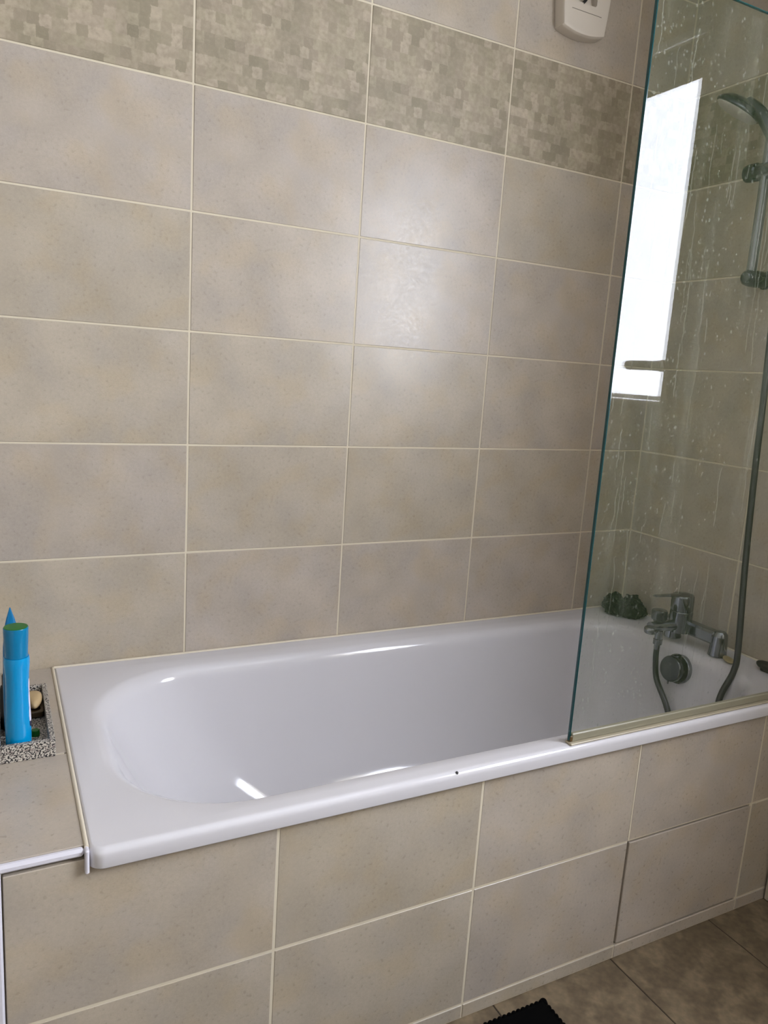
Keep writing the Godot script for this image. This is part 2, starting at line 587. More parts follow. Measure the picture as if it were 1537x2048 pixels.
# ------------------------------------------------------------------ bath surround
func surround() -> void:
	var o := thing("bath_surround", "beige tiled bath front and side ledge with a loose access hatch", "bath surround", Vector3(-0.9, 0, 0.69))
	var P := func(called: String, mesh: Mesh, mat: Material, at: Vector3, label := "") -> MeshInstance3D:
		return part(called, mesh, mat, o, at - o.position, label)
	# masonry behind the tiles
	var core := PackedVector3Array()
	core.append_array(box_soup(Vector3(1.2, 0.525, 0.05), 0.0, Vector3(LEFT_END + 0.61, 0.2625, APRON - 0.0257)))
	core.append_array(box_soup(Vector3(0.215, 0.525, 0.05), 0.0, Vector3(-0.1085, 0.2625, APRON - 0.0257)))
	core.append_array(box_soup(Vector3(0.395, 0.2345, 0.05), 0.0, Vector3(-0.4135, 0.4078, APRON - 0.0257)))
	core.append_array(box_soup(Vector3(0.395, 0.031, 0.05), 0.0, Vector3(-0.4135, 0.0155, APRON - 0.0257)))
	core.append_array(box_soup(Vector3(0.10, 0.5562, 0.645), 0.0, Vector3(-1.7625, 0.2781, 0.326)))
	for t in core.size():
		core[t] -= o.position
	P.call("grout_bed", soft(core, 20.0), M.grout, o.position)
	P.call("hatch_shade_board", box(Vector3(0.394, 0.258, 0.006)), M.void, Vector3(-0.4135, 0.161, APRON - 0.04))  # dark board added behind the gaps to stand for shade
	var xs := [-1.8158, -1.4138, -1.0118, -0.6098, -0.2078, -0.001]
	var ys := [0.0328, 0.2902, 0.541]
	for a in 5:
		for b in 2:
			var hatch: bool = a == 3 and b == 0
			var x0: float = xs[a] + (0.0052 if hatch else 0.002)
			var x1: float = xs[a + 1] - 0.002
			var y0: float = ys[b] + (0.0028 if hatch else 0.002)
			var y1: float = ys[b + 1] - (0.0055 if hatch else 0.002)
			var zf := APRON - (0.0005 if hatch else 0.0)
			var t: MeshInstance3D = P.call("access_hatch" if hatch else "tile", box(Vector3(x1 - x0, y1 - y0, 0.009), 0.0011), tile_mats[rng.randi() % tile_mats.size()], Vector3((x0 + x1) / 2, (y0 + y1) / 2, zf - 0.0045))
			if hatch:
				t.set_meta("label", "loose square-cut access hatch tile with dark gaps")
			else:
				t.rotation = Vector3(rng.randfn(0, 0.001), rng.randfn(0, 0.001), 0)
		P.call("plinth_tile", box(Vector3(xs[a + 1] - xs[a] - 0.002, 0.0305, 0.0105), 0.0015), tile_mats[rng.randi() % tile_mats.size()], Vector3((xs[a] + xs[a + 1]) / 2, 0.0163, APRON - 0.0045))
	# tiles on the left return and on the ledge
	for b in 2:
		P.call("tile", box(Vector3(0.009, ys[b + 1] - ys[b] - 0.003, 0.68), 0.001), tile_mats[2 + b], Vector3(LEFT_END + 0.0045, (ys[b] + ys[b + 1]) / 2, 0.342))
	for r in [[0.002, 0.3998], [0.4038, 0.684]]:
		P.call("ledge_tile", box(Vector3(0.1105, 0.01, r[1] - r[0]), 0.001), tile_mats[4], Vector3(-1.7633, RIM - 0.0055, (r[0] + r[1]) / 2))
	# white quarter-round trims along the ledge front and down the outer corner
	P.call("edge_trim", box(Vector3(0.112, 0.013, 0.012), 0.004), M.pvc, Vector3(-1.7645, RIM - 0.0068, APRON - 0.0025), "white plastic tile trim")
	P.call("edge_trim", box(Vector3(0.010, 0.546, 0.011), 0.003), M.pvc, Vector3(LEFT_END + 0.001, 0.274, APRON - 0.003), "white plastic tile trim")
	P.call("trim_end", box(Vector3(0.006, 0.038, 0.014), 0.002), M.pvc, Vector3(-1.7055, RIM - 0.019, APRON + 0.003), "white end of the trim at the rim corner")
	# boxed pipes in the corner by the end wall
	var c := thing("pipe_casing", "narrow beige tiled pipe casing on the floor at the bath's end", "pipe casing", Vector3(-0.05, 0, 0.80))
	part("casing_core", box(Vector3(0.09, 0.44, 0.20)), M.grout, c, Vector3(0.002, 0.22, 0))
	part("tile", box(Vector3(0.009, 0.25, 0.206), 0.001), tile_mats[3], c, Vector3(-0.0475, 0.129, 0))
	part("tile", box(Vector3(0.009, 0.18, 0.206), 0.001), tile_mats[5], c, Vector3(-0.0475, 0.347, 0))
	part("tile", box(Vector3(0.088, 0.437, 0.009), 0.001), tile_mats[5], c, Vector3(0.003, 0.22, 0.1045))
	part("tile", box(Vector3(0.10, 0.009, 0.21), 0.001), tile_mats[6], c, Vector3(-0.001, 0.4445, 0))

# ------------------------------------------------------------------ bathtub
func bathtub() -> void:
	var o := thing("bathtub", "white enamelled bathtub built into the tiled surround", "bathtub", Vector3(-0.853, 0.0, 0.36))
	var x0 := -1.7035
	var x1 := -0.003
	var z0 := 0.003
	var z1 := 0.708
	var rs := []
	var small := [0.004, 0.004, 0.006, 0.022]
	var grow := func(d: float) -> Array:
		return small.map(func(q): return maxf(q + d, 0.002))
	# underside of the lip, lip face, rounded shoulder, deck
	rs.append(rounded_rect(x0 + 0.012, x1 - 0.012, z0 + 0.012, z1 - 0.013, grow.call(-0.01), 0.5275))
	rs.append(rounded_rect(x0 + 0.002, x1 - 0.002, z0 + 0.002, z1 - 0.0025, small, 0.5262))
	rs.append(rounded_rect(x0, x1, z0, z1, small, 0.529))
	rs.append(rounded_rect(x0, x1, z0, z1, small, 0.545))
	for k in 6:
		var a := 0.5 * PI * (k + 1) / 6.0
		var q := 0.011
		var ins := q * (1 - cos(a))
		rs.append(rounded_rect(x0 + ins * 0.6, x1 - ins * 0.6, z0 + ins * 0.6, z1 - ins, grow.call(-ins * 0.5), RIM - q + q * sin(a) - 0.001 + 0.001 * sin(a)))
	# deck runs to the mouth of the bowl: (left, right, back, front) of the mouth
	var big := [0.215, 0.16, 0.15, 0.215]
	var mouth := func(ins: float, y: float) -> PackedVector3Array:
		return rounded_rect(-1.668 + ins, -0.095 - ins, 0.055 + ins, 0.668 - ins, big.map(func(q): return q - ins * 0.3), y)
	for k in 4:
		var w := (k + 1) / 5.0
		var a: PackedVector3Array = rs[9]
		var b: PackedVector3Array = mouth.call(0.0, RIM)
		var c := PackedVector3Array()
		for i in a.size():
			c.append(a[i].lerp(b[i], w) - Vector3(0, 0.0012 * w, 0))
		rs.append(c)
	# bowl: a rolled edge, then walls that lean (head end most) and turn into the floor without a crease
	var depth := 0.385
	var e := 2.0 / 2.6
	var bowl := func(roll: float, phi: float, y: float) -> PackedVector3Array:
		var turn := 1.0 - pow(maxf(cos(phi), 0.0), e)
		var down := pow(sin(phi), e)
		var rad := lerpf(1.0, 0.55, turn)
		return rounded_rect(-1.668 + roll + 0.24 * turn + 0.17 * down, -0.095 - roll - 0.15 * turn - 0.06 * down, 0.055 + roll + 0.165 * turn + 0.03 * down, 0.668 - roll - 0.165 * turn - 0.03 * down, big.map(func(q): return q * rad), y)
	for k in range(1, 41):
		var t := k / 40.0
		var phi := 0.5 * PI * pow(t, 1.9)
		var d := depth * pow(sin(phi), e)
		var w := clampf(d / 0.030, 0.0, 1.0)
		rs.append(bowl.call(0.030 * sqrt(1.0 - (1.0 - w) * (1.0 - w)), phi, RIM - 0.0012 - d))
	var last: PackedVector3Array = rs[-1]
	var mid := Vector3(-0.75, 0.170, 0.362)
	for w in [0.35, 0.7]:
		var c := PackedVector3Array()
		for v in last:
			c.append(v.lerp(mid, w))
		rs.append(c)
	var soup := loft(rs, false, true)
	for i in soup.size():
		soup[i] -= o.position
	# the skin is open below: make the normals face up and out
	var up := 0.0
	var i := 0
	while i < soup.size():
		up += (soup[i + 2] - soup[i]).cross(soup[i + 1] - soup[i]).y
		i += 3
	if up < 0:
		i = 0
		while i < soup.size():
			var s := soup[i + 1]
			soup[i + 1] = soup[i + 2]
			soup[i + 2] = s
			i += 3
	part("shell", soft(soup, 60.0, false), M.enamel, o)
	# sealant where the rim meets the tiles
	var bead := func(a: Vector3, b: Vector3, r: float) -> void:
		var d := (b - a).normalized()
		var pts := PackedVector3Array()
		for k in 25:
			pts.append(a.lerp(b, k / 24.0))
		var t := tube(pts, func(_s): return r, 8, 1.0, Vector3.UP if absf(d.y) < 0.5 else Vector3.RIGHT)
		for j in t.size():
			t[j] -= o.position
		part("sealant_bead", soft(t, 60.0), M.sealant, o, Vector3.ZERO, "cream sealant along the rim")
	bead.call(Vector3(-1.703, RIM - 0.0005, 0.0042), Vector3(-0.004, RIM - 0.0005, 0.0042), 0.0034)
	bead.call(Vector3(-1.7052, RIM - 0.0012, 0.0045), Vector3(-1.7052, RIM - 0.0012, 0.690), 0.0034)
	bead.call(Vector3(-0.0042, RIM - 0.0005, 0.0042), Vector3(-0.0042, RIM - 0.0005, 0.69), 0.0034)
	# a chip in the enamel of the front edge
	part("enamel_chip", soft(lathe([[0.0, 0.0], [0.003, 0.0], [0.0022, 0.0006], [0.0, 0.0007]], 9, Vector3.ZERO, Vector3(0, 0.7, 0.7).normalized())), M.rubber, o, Vector3(-1.083, RIM - 0.0026, 0.7048) - o.position, "small dark chip in the enamel")
	# overflow with its turning knob
	var ax := Vector3(-1.0, 0.14, 0.0).normalized()
	var ov := part("overflow_plate", soft(lathe([[0.0, -0.006], [0.040, -0.006], [0.041, 0.0], [0.041, 0.009], [0.0385, 0.011], [0.036, 0.009], [0.034, 0.004], [0.0, 0.003]], 40, Vector3.ZERO, ax)), M.chrome, o, Vector3(-0.1365, 0.498, 0.372) - o.position, "chrome overflow")
	part("overflow_knob", soft(lathe([[0.0, 0.003], [0.014, 0.003], [0.014, 0.022], [0.033, 0.024], [0.0355, 0.027], [0.0355, 0.036], [0.033, 0.039], [0.0, 0.040]], 40, Vector3.ZERO, ax)), M.chrome_dull, ov)
	part("stop_pin", soft(lathe([[0.0, 0.0], [0.0022, 0.0], [0.0022, 0.012], [0.0, 0.013]], 10, Vector3(-0.031, -0.030, -0.006), Vector3(0, -1, 0))), M.chrome_dull, ov)

# ------------------------------------------------------------------ shower screen
func screen() -> void:
	var zc := 0.692
	var x0 := -0.815
	var x1 := -0.022
	var y0 := RIM + 0.006
	var y1 := 1.931
	var o := thing("shower_screen", "clear glass bath screen with a greenish edge and water marks", "shower screen", Vector3((x0 + x1) / 2, RIM, zc))
	var P := func(called: String, mesh: Mesh, mat: Material, at: Vector3, label := "") -> MeshInstance3D:
		return part(called, mesh, mat, o, at - o.position, label)
	var mid := Vector3((x0 + x1) / 2, (y0 + y1) / 2, zc)
	for s in [-1, 1]:
		var t := PackedVector3Array()
		var zz: float = 0.003 * s
		var hx := (x1 - x0) / 2
		var hy := (y1 - y0) / 2
		quad(t, Vector3(-hx, -hy, zz), Vector3(-hx, hy, zz), Vector3(hx, hy, zz), Vector3(hx, -hy, zz))
		if s > 0:
			t = PackedVector3Array([t[0], t[1], t[2], t[3], t[4], t[5]])
		else:
			t = PackedVector3Array([t[0], t[2], t[1], t[3], t[5], t[4]])
		P.call("glass_face", soft(t, 20.0, false), M.glass, mid)
	P.call("glass_edge", box(Vector3(0.003, y1 - y0, 0.0068), 0.0008), M.glass_edge, Vector3(x0, mid.y, zc), "teal ground glass edge")
	P.call("glass_edge", box(Vector3(x1 - x0 - 0.004, 0.0016, 0.0056), 0.0005), M.glass_edge, Vector3(mid.x, y1, zc), "dark ground top edge of the glass")
	P.call("wall_profile", box(Vector3(0.022, y1 - y0, 0.024), 0.003), M.chrome, Vector3(x1 + 0.0105, mid.y, zc))
	# soft seal at the bottom edge: channel over the glass and a lip to the rim
	P.call("bottom_seal", box(Vector3(x1 - x0 - 0.004, 0.017, 0.010), 0.002), M.seal, Vector3(mid.x + 0.002, RIM + 0.0125, zc), "greyed plastic bottom seal")
	P.call("seal_lip", box(Vector3(x1 - x0, 0.004, 0.019), 0.0015), std(Color(0.66, 0.62, 0.53), 0.4), Vector3(mid.x - 0.004, RIM + 0.0018, zc + 0.003), "yellowed sealing strip")
	P.call("seal_end", box(Vector3(0.008, 0.013, 0.010), 0.002), std(Color(0.36, 0.27, 0.13), 0.6), Vector3(x0 + 0.003, RIM + 0.010, zc), "browned end of the seal")
	# limescale: runs and dried drops on the inner face
	var im := Image.create(900, 1500, false, Image.FORMAT_RGBA8)
	im.fill(Color(0.62, 0.63, 0.58, 0.0))
	var nf := FastNoiseLite.new()
	nf.seed = 5
	nf.frequency = 0.004
	nf.fractal_octaves = 4
	var ns := FastNoiseLite.new()
	ns.seed = 9
	ns.frequency = 0.05
	for y in 1500:
		for x in 900:
			var band := nf.get_noise_2d(x * 3.2, y * 0.35)
			var st := ns.get_noise_2d(x * 2.6, y * 0.10)
			var a := maxf(0.0, band * 0.12 + maxf(0.0, st - 0.15) * 0.12 * (0.5 + band))
			im.set_pixel(x, y, Color(0.66, 0.66, 0.61, clampf(a, 0, 0.07)))
	var rr := RandomNumberGenerator.new()
	rr.seed = 31
	for k in 2600:
		var cx := int(900 * absf(fmod(rr.randfn(0.22, 0.26), 1.0)))
		var cy := rr.randi_range(5, 1490)
		var rad := rr.randf_range(0.8, 2.6)
		var al := rr.randf_range(0.04, 0.19)
		for yy in range(-4, 5):
			for xx in range(-3, 4):
				var d := Vector2(xx, yy * 0.75).length()
				if d <= rad and cx + xx >= 0 and cx + xx < 900 and cy + yy >= 0 and cy + yy < 1500:
					im.set_pixel(cx + xx, cy + yy, Color(0.75, 0.75, 0.70, al))
	for k in 130:
		var cx := rr.randf_range(10, 760)
		var cy := rr.randf_range(20, 1300)
		var ln := rr.randi_range(30, 220)
		var al := rr.randf_range(0.10, 0.30)
		for s in ln:
			cx += rr.randf_range(-0.7, 0.7)
			var px := int(cx)
			var py := int(cy + s)
			if px >= 0 and px < 899 and py < 1500:
				im.set_pixel(px, py, Color(0.72, 0.72, 0.66, al))
				im.set_pixel(px + 1, py, Color(0.72, 0.72, 0.66, al * 0.5))
	var scale_mat := std(Color(1, 1, 1, 1), 0.7, 0.0, 0.2)
	scale_mat.transparency = BaseMaterial3D.TRANSPARENCY_ALPHA
	scale_mat.albedo_texture = ImageTexture.create_from_image(im)
	var hx2 := (x1 - x0) / 2 - 0.003
	var hy2 := (y1 - y0) / 2 - 0.01
	var arr := []
	arr.resize(Mesh.ARRAY_MAX)
	arr[Mesh.ARRAY_VERTEX] = PackedVector3Array([Vector3(-hx2, -hy2, 0), Vector3(-hx2, hy2, 0), Vector3(hx2, hy2, 0), Vector3(-hx2, -hy2, 0), Vector3(hx2, hy2, 0), Vector3(hx2, -hy2, 0)])
	arr[Mesh.ARRAY_NORMAL] = PackedVector3Array([Vector3.BACK, Vector3.BACK, Vector3.BACK, Vector3.BACK, Vector3.BACK, Vector3.BACK])
	arr[Mesh.ARRAY_TEX_UV] = PackedVector2Array([Vector2(0, 1), Vector2(0, 0), Vector2(1, 0), Vector2(0, 1), Vector2(1, 0), Vector2(1, 1)])
	var lm := ArrayMesh.new()
	lm.add_surface_from_arrays(Mesh.PRIMITIVE_TRIANGLES, arr)
	var ls: MeshInstance3D = P.call("limescale", lm, scale_mat, mid - Vector3(0, 0, 0.0036), "dried water runs and drop marks")
	ls.set_meta("kind", "stuff")

# ------------------------------------------------------------------ bath mixer
func mixer() -> void:
	var o := thing("bath_mixer", "chrome single-lever bath mixer standing on the rim", "tap", Vector3(-0.08, RIM, 0.3625))
	var B := o.position
	var P := func(called: String, soup: PackedVector3Array, mat: Material, label := "") -> MeshInstance3D:
		for i in soup.size():
			soup[i] -= B
		return part(called, soft(soup, 38.0), mat, o, Vector3.ZERO, label)
	for z in [0.285, 0.44]:
		P.call("leg", lathe([[0.0, -0.001], [0.0245, -0.001], [0.0245, 0.003], [0.0235, 0.006], [0.0205, 0.052], [0.019, 0.060], [0.014, 0.066], [0.0, 0.068]], 36, Vector3(-0.08, RIM, z)), M.chrome)
	P.call("body", box_soup(Vector3(0.036, 0.036, 0.15), 0.006, Vector3(-0.084, 0.604, 0.362)), M.chrome)
	var tw := Vector3(-0.1, 0.588, 0.322)
	P.call("cartridge_housing", lathe([[0.0, 0.0], [0.031, 0.0], [0.031, 0.058], [0.0295, 0.060]], 40, tw), M.chrome)
	var hd := part("lever_cap", soft(lathe([[0.0, 0.0], [0.0285, 0.0], [0.0305, 0.002], [0.0305, 0.040], [0.028, 0.045], [0.012, 0.049], [0.0, 0.0495]], 40)), M.chrome, o, tw + Vector3(0, 0.0615, 0) - B)
	hd.rotation = Vector3(0, 0, 0.05)
	var lp := PackedVector3Array([Vector3(0.01, 0.043, 0), Vector3(-0.03, 0.0455, -0.004), Vector3(-0.06, 0.0475, -0.008), Vector3(-0.088, 0.049, -0.012), Vector3(-0.097, 0.0492, -0.0135)])
	part("lever", soft(tube(lp, func(s): return lerpf(0.016, 0.0085, s), 16, 0.28, Vector3(0, 0, 1)), 50.0), M.chrome, hd)
	# spout arm with a rounded end, diverter knob above, hose union below
	var sp := PackedVector3Array([Vector3(-0.09, 0.606, 0.324), Vector3(-0.12, 0.606, 0.320), Vector3(-0.15, 0.606, 0.316), Vector3(-0.18, 0.605, 0.311), Vector3(-0.198, 0.604, 0.308)])
	P.call("spout", tube(sp, func(s): return 0.019 - 0.002 * s, 24, 0.8, Vector3(0, 0, 1)), M.chrome)
	P.call("aerator", lathe([[0.0, 0.0], [0.0135, 0.0], [0.016, 0.002], [0.0175, 0.006], [0.0175, 0.014], [0.015, 0.018], [0.0, 0.019]], 30, Vector3(-0.197, 0.5855, 0.308)), M.chrome)
	P.call("diverter_knob", lathe([[0.0, 0.0], [0.014, 0.0], [0.014, 0.005], [0.0205, 0.007], [0.0215, 0.010], [0.0215, 0.029], [0.0195, 0.033], [0.0, 0.034]], 36, Vector3(-0.168, 0.617, 0.306)), M.chrome_dull)
	P.call("hose_union", lathe([[0.0, 0.0], [0.0075, 0.0], [0.0085, 0.006], [0.0085, 0.016], [0.0125, 0.017], [0.0125, 0.031], [0.0105, 0.033], [0.0105, 0.056], [0.0, 0.057]], 30, Vector3(-0.168, 0.536, 0.313)), M.chrome)

# ------------------------------------------------------------------ shower
func shower() -> void:
	# hose: from the union down into the bath, round, and up to the hand shower
	var pts := [Vector3(-0.168, 0.540, 0.313), Vector3(-0.168, 0.505, 0.315), Vector3(-0.167, 0.452, 0.327), Vector3(-0.172, 0.395, 0.376), Vector3(-0.19, 0.322, 0.436), Vector3(-0.215, 0.272, 0.492), Vector3(-0.225, 0.30, 0.532), Vector3(-0.19, 0.40, 0.540), Vector3(-0.160, 0.487, 0.528), Vector3(-0.135, 0.555, 0.536), Vector3(-0.128, 0.615, 0.534), Vector3(-0.108, 0.825, 0.502), Vector3(-0.10, 1.057, 0.482), Vector3(-0.10, 1.245, 0.474), Vector3(-0.10, 1.44, 0.464), Vector3(-0.10, 1.58, 0.458), Vector3(-0.1, 1.68, 0.446), Vector3(-0.1, 1.744, 0.432)]
	var path := smooth_path(pts, 0.0028)
	var h := thing("shower_hose", "grey metal shower hose hanging in a loop into the bath", "hose", pts[0])
	var cnt := path.size() - 1
	for i in path.size():
		path[i] -= h.position
	part("hose_body", soft(tube(path, func(s): return 0.0077 + (0.0006 if int(round(s * cnt)) % 2 == 0 else 0.0), 12), 70.0), M.hose, h)
	# rail
	var o := thing("shower_rail", "chrome shower slide rail fixed to the tiled end wall", "shower rail", Vector3(0, 1.55, 0.352))
	part("bar", soft(lathe([[0.0, 0.0], [0.0125, 0.0], [0.0125, 0.66], [0.0, 0.66]], 28, Vector3(-0.06, 0.0, 0.0))), M.chrome, o)
	for y in [0.0, 0.655]:
		var b := lathe([[0.0, -0.024], [0.012, -0.022], [0.019, -0.014], [0.0215, 0.0], [0.0215, 0.026], [0.020, 0.058], [0.023, 0.060], [0.023, 0.0605], [0.0, 0.0605]], 30, Vector3(-0.0605, y, 0), Vector3(1, 0, 0))
		part("wall_bracket", soft(b, 38.0), M.chrome_dull, o)
	var sl := part("slider", soft(lathe([[0.0, -0.062], [0.013, -0.061], [0.021, -0.055], [0.0225, -0.045], [0.0225, -0.026], [0.019, -0.022], [0.019, 0.018], [0.021, 0.022], [0.0, 0.023]], 30, Vector3(-0.06, 0.262, 0.0), Vector3(0, 0, 1)), 38.0), M.chrome_dull, o)
	part("holder", soft(tube(PackedVector3Array([Vector3(-0.06, 0.262, 0.0), Vector3(-0.078, 0.258, 0.025), Vector3(-0.10, 0.25, 0.056)]), func(_s): return 0.016, 18), 38.0), M.chrome_dull, sl)
	# hand shower resting in the holder
	var s := thing("hand_shower", "chrome hand shower with a white spray face in its holder", "shower head", Vector3(-0.1, 1.745, 0.432))
	var B := s.position
	var hp := smooth_path([Vector3(-0.1, 1.745, 0.432), Vector3(-0.1, 1.80, 0.417), Vector3(-0.1, 1.86, 0.395), Vector3(-0.1, 1.905, 0.368), Vector3(-0.1, 1.945, 0.337), Vector3(-0.1, 1.972, 0.300)], 0.008)
	for i in hp.size():
		hp[i] -= B
	part("handle", soft(tube(hp, func(t): return lerpf(0.0115, 0.0165, t), 20), 50.0), M.chrome_dull, s)
	var nrm := Vector3(-0.25, -0.85, -0.46).normalized()      # the way the spray points
	var hc := Vector3(-0.1, 1.966, 0.276) - B
	part("head_shell", soft(lathe([[0.0, -0.026], [0.022, -0.024], [0.042, -0.018], [0.056, -0.008], [0.062, 0.0], [0.062, 0.005], [0.058, 0.007]], 40, hc, nrm), 40.0), M.chrome_dull, s)
	part("spray_face", soft(lathe([[0.0, 0.003], [0.0575, 0.003], [0.0575, 0.008], [0.050, 0.0135], [0.03, 0.0165], [0.0, 0.0175]], 40, hc, nrm), 40.0), M.spray, s, Vector3.ZERO, "white spray face")

# ------------------------------------------------------------------ ventilation outlet
func vent() -> void:
	var o := thing("ventilation_outlet", "off-white plastic ventilation outlet high on the tiled back wall", "vent", Vector3(-0.424, 2.135, 0.0))
	var outline := func(sc: float, z: float, drop: float) -> PackedVector3Array:
		var half := PackedVector2Array()
		for k in 9:        # curved bottom edge, from the middle to the corner
			var u := k / 8.0
			half.append(Vector2(0.066 * u, 0.010 * u * u))
		half.append(Vector2(0.069, 0.0125))
		for k in range(1, 13):      # side, bellied
			var u := k / 12.0
			half.append(Vector2(0.069 + 0.013 * sin(u * 0.5 * PI * 1.25), 0.0125 + 0.195 * u))
		half.append(Vector2(0.074, 0.213))
		var r := PackedVector3Array()
		var all := []
		for v in half:
			all.append(v)
		for k in range(half.size() - 1, 0, -1):
			all.append(Vector2(-half[k].x, half[k].y))
		var cy := 0.107
		for v in all:
			r.append(Vector3(v.x * sc, cy + (v.y - cy) * sc + drop, z))
		return r
	var rs := [outline.call(1.0, 0.001, 0.0), outline.call(1.0, 0.026, 0.0), outline.call(0.99, 0.031, 0.0), outline.call(0.965, 0.035, 0.0), outline.call(0.90, 0.0375, 0.0)]
	var skin := loft(rs, true, false)
	# front face with a rectangular opening
	var inner: PackedVector3Array = rs[-1]
	var n := inner.size()
	var hole := PackedVector3Array()
	var c := Vector3(0.0, 0.099, 0.0375)
	for v in inner:
		var d: Vector3 = v - c
		var k := minf(0.030 / maxf(absf(d.x), 1e-5), 0.026 / maxf(absf(d.y), 1e-5))
		hole.append(c + Vector3(d.x * k, d.y * k, 0.0005))
	var deep := PackedVector3Array()
	for v in hole:
		deep.append(v - Vector3(0, 0, 0.020))
	skin.append_array(loft([inner, hole, deep], false, true))
	part("housing", soft(skin, 28.0), M.vent, o)
	part("flap", box(Vector3(0.052, 0.004, 0.016), 0.001), M.rubber, o, Vector3(0.002, 0.090, 0.030)).rotation = Vector3(0, 0, 0.9)
	var pl := box_soup(Vector3(0.098, 0.0016, 0.002), 0.0005, Vector3(0.0, 0.054, 0.0376))
	part("cover_seam", soft(pl, 20.0), std(Color(0.55, 0.51, 0.46), 0.6), o)

# ------------------------------------------------------------------ things on the rim
func deck_things() -> void:
	# crumpled dark scrubbing cloth in the corner
	var o := thing("scrubbing_cloth", "crumpled dark grey mesh scrubbing cloth on the rim corner", "cloth", Vector3(-0.075, RIM, 0.085))
	var noise := FastNoiseLite.new()
	noise.seed = 4
	noise.frequency = 34.0
	noise.fractal_octaves = 4
	noise.fractal_gain = 0.65
	var curl := [Vector2(-0.060, 0.006), Vector2(-0.064, 0.026), Vector2(-0.050, 0.048), Vector2(-0.026, 0.058), Vector2(-0.010, 0.050), Vector2(-0.003, 0.034), Vector2(0.001, 0.036), Vector2(0.004, 0.052), Vector2(0.018, 0.060), Vector2(0.036, 0.052), Vector2(0.052, 0.034), Vector2(0.066, 0.014), Vector2(0.062, 0.005), Vector2(0.048, 0.008), Vector2(0.030, 0.010), Vector2(0.0, 0.005), Vector2(-0.03, 0.005)]
	var ring_n := 120
	var cv := Curve2D.new()
	for k in curl.size() + 1:
		var a: Vector2 = curl[(k - 1 + curl.size()) % curl.size()]
		var b: Vector2 = curl[(k + 1) % curl.size()]
		var d := (b - a) / 5.5
		cv.add_point(curl[k % curl.size()], -d, d)
	var ln := cv.get_baked_length()
	var rs := []
	var rows := 48
	for j in rows:
		var v := float(j) / (rows - 1) * 2.0 - 1.0
		var sc := sqrt(maxf(0.02, 1.0 - pow(absf(v), 2.6)))
		var r := PackedVector3Array()
		for k in ring_n:
			var q := cv.sample_baked(ln * k / ring_n)
			var p := Vector3(q.x * (0.45 + 0.55 * sc), 0.003 + q.y * sc, v * 0.042 + q.x * 0.10)
			var dsp := Vector3(noise.get_noise_3d(p.x, p.y, p.z), noise.get_noise_3d(p.x + 9, p.y, p.z), noise.get_noise_3d(p.x, p.y + 9, p.z)) * 0.016
			p += dsp
			p.y = maxf(p.y, 0.0005)
			r.append(p)
		rs.append(r)
	var cl := std(Color(0.155, 0.14, 0.125), 0.95, 0.0, 0.2)
	var speck := seamless(401, 0.22, 3, 256)
	triplanar(cl, 0.05)
	cl.albedo_color = Color(1, 1, 1)
	cl.albedo_texture = image_from(256, func(x, y):
		var v := 0.035 + 0.13 * smoothstep(0.35, 0.8, speck[y * 256 + x] / 255.0)
		return Color(v * 1.08, v * 0.95, v * 0.82))
	var cm := part("cloth_folds", soft(loft(rs), 60.0), cl, o)
	cm.rotation.y = -0.78
	# sliver of soap beside the mixer leg
	var s := thing("soap_sliver", "thin worn yellowish soap sliver on the rim behind the hose", "soap", Vector3(-0.088, RIM - 0.0005, 0.482))
	var sr := []
	for q in [[0.82, 0.0], [1.0, 0.0025], [1.0, 0.0045], [0.86, 0.0075], [0.5, 0.0085]]:
		var r := PackedVector3Array()
		for k in 24:
			var a := TAU * k / 24
			r.append(Vector3(0.012 * q[0] * cos(a) * (1.0 + 0.08 * sin(3 * a)), q[1], 0.024 * q[0] * sin(a)))
		sr.append(r)
	part("soap_body", soft(loft(sr), 60.0), std(Color(0.62, 0.56, 0.40), 0.4), s).rotation.y = -0.5
	# black razor-like item lying on the rim against the end wall
	var b := thing("black_nail_brush", "small black object with a tapered end on the rim", "brush", Vector3(-0.053, RIM, 0.585))
	var br := []
	for q in [[-0.046, 0.002, 0.003], [-0.043, 0.006, 0.006], [-0.034, 0.012, 0.0095], [-0.015, 0.016, 0.0125], [0.015, 0.017, 0.013], [0.036, 0.016, 0.012], [0.046, 0.012, 0.009], [0.049, 0.004, 0.004]]:
		var r := PackedVector3Array()
		for k in 20:
			var a := TAU * k / 20
			r.append(Vector3(q[1] * cos(a), 0.0145 + q[2] * sin(a), q[0]))
		br.append(r)
	part("handle", soft(loft(br), 60.0), M.rubber, b)
	part("bristle_block", box(Vector3(0.022, 0.012, 0.066), 0.003), M.rubber, b, Vector3(0.0, 0.006, 0.004))

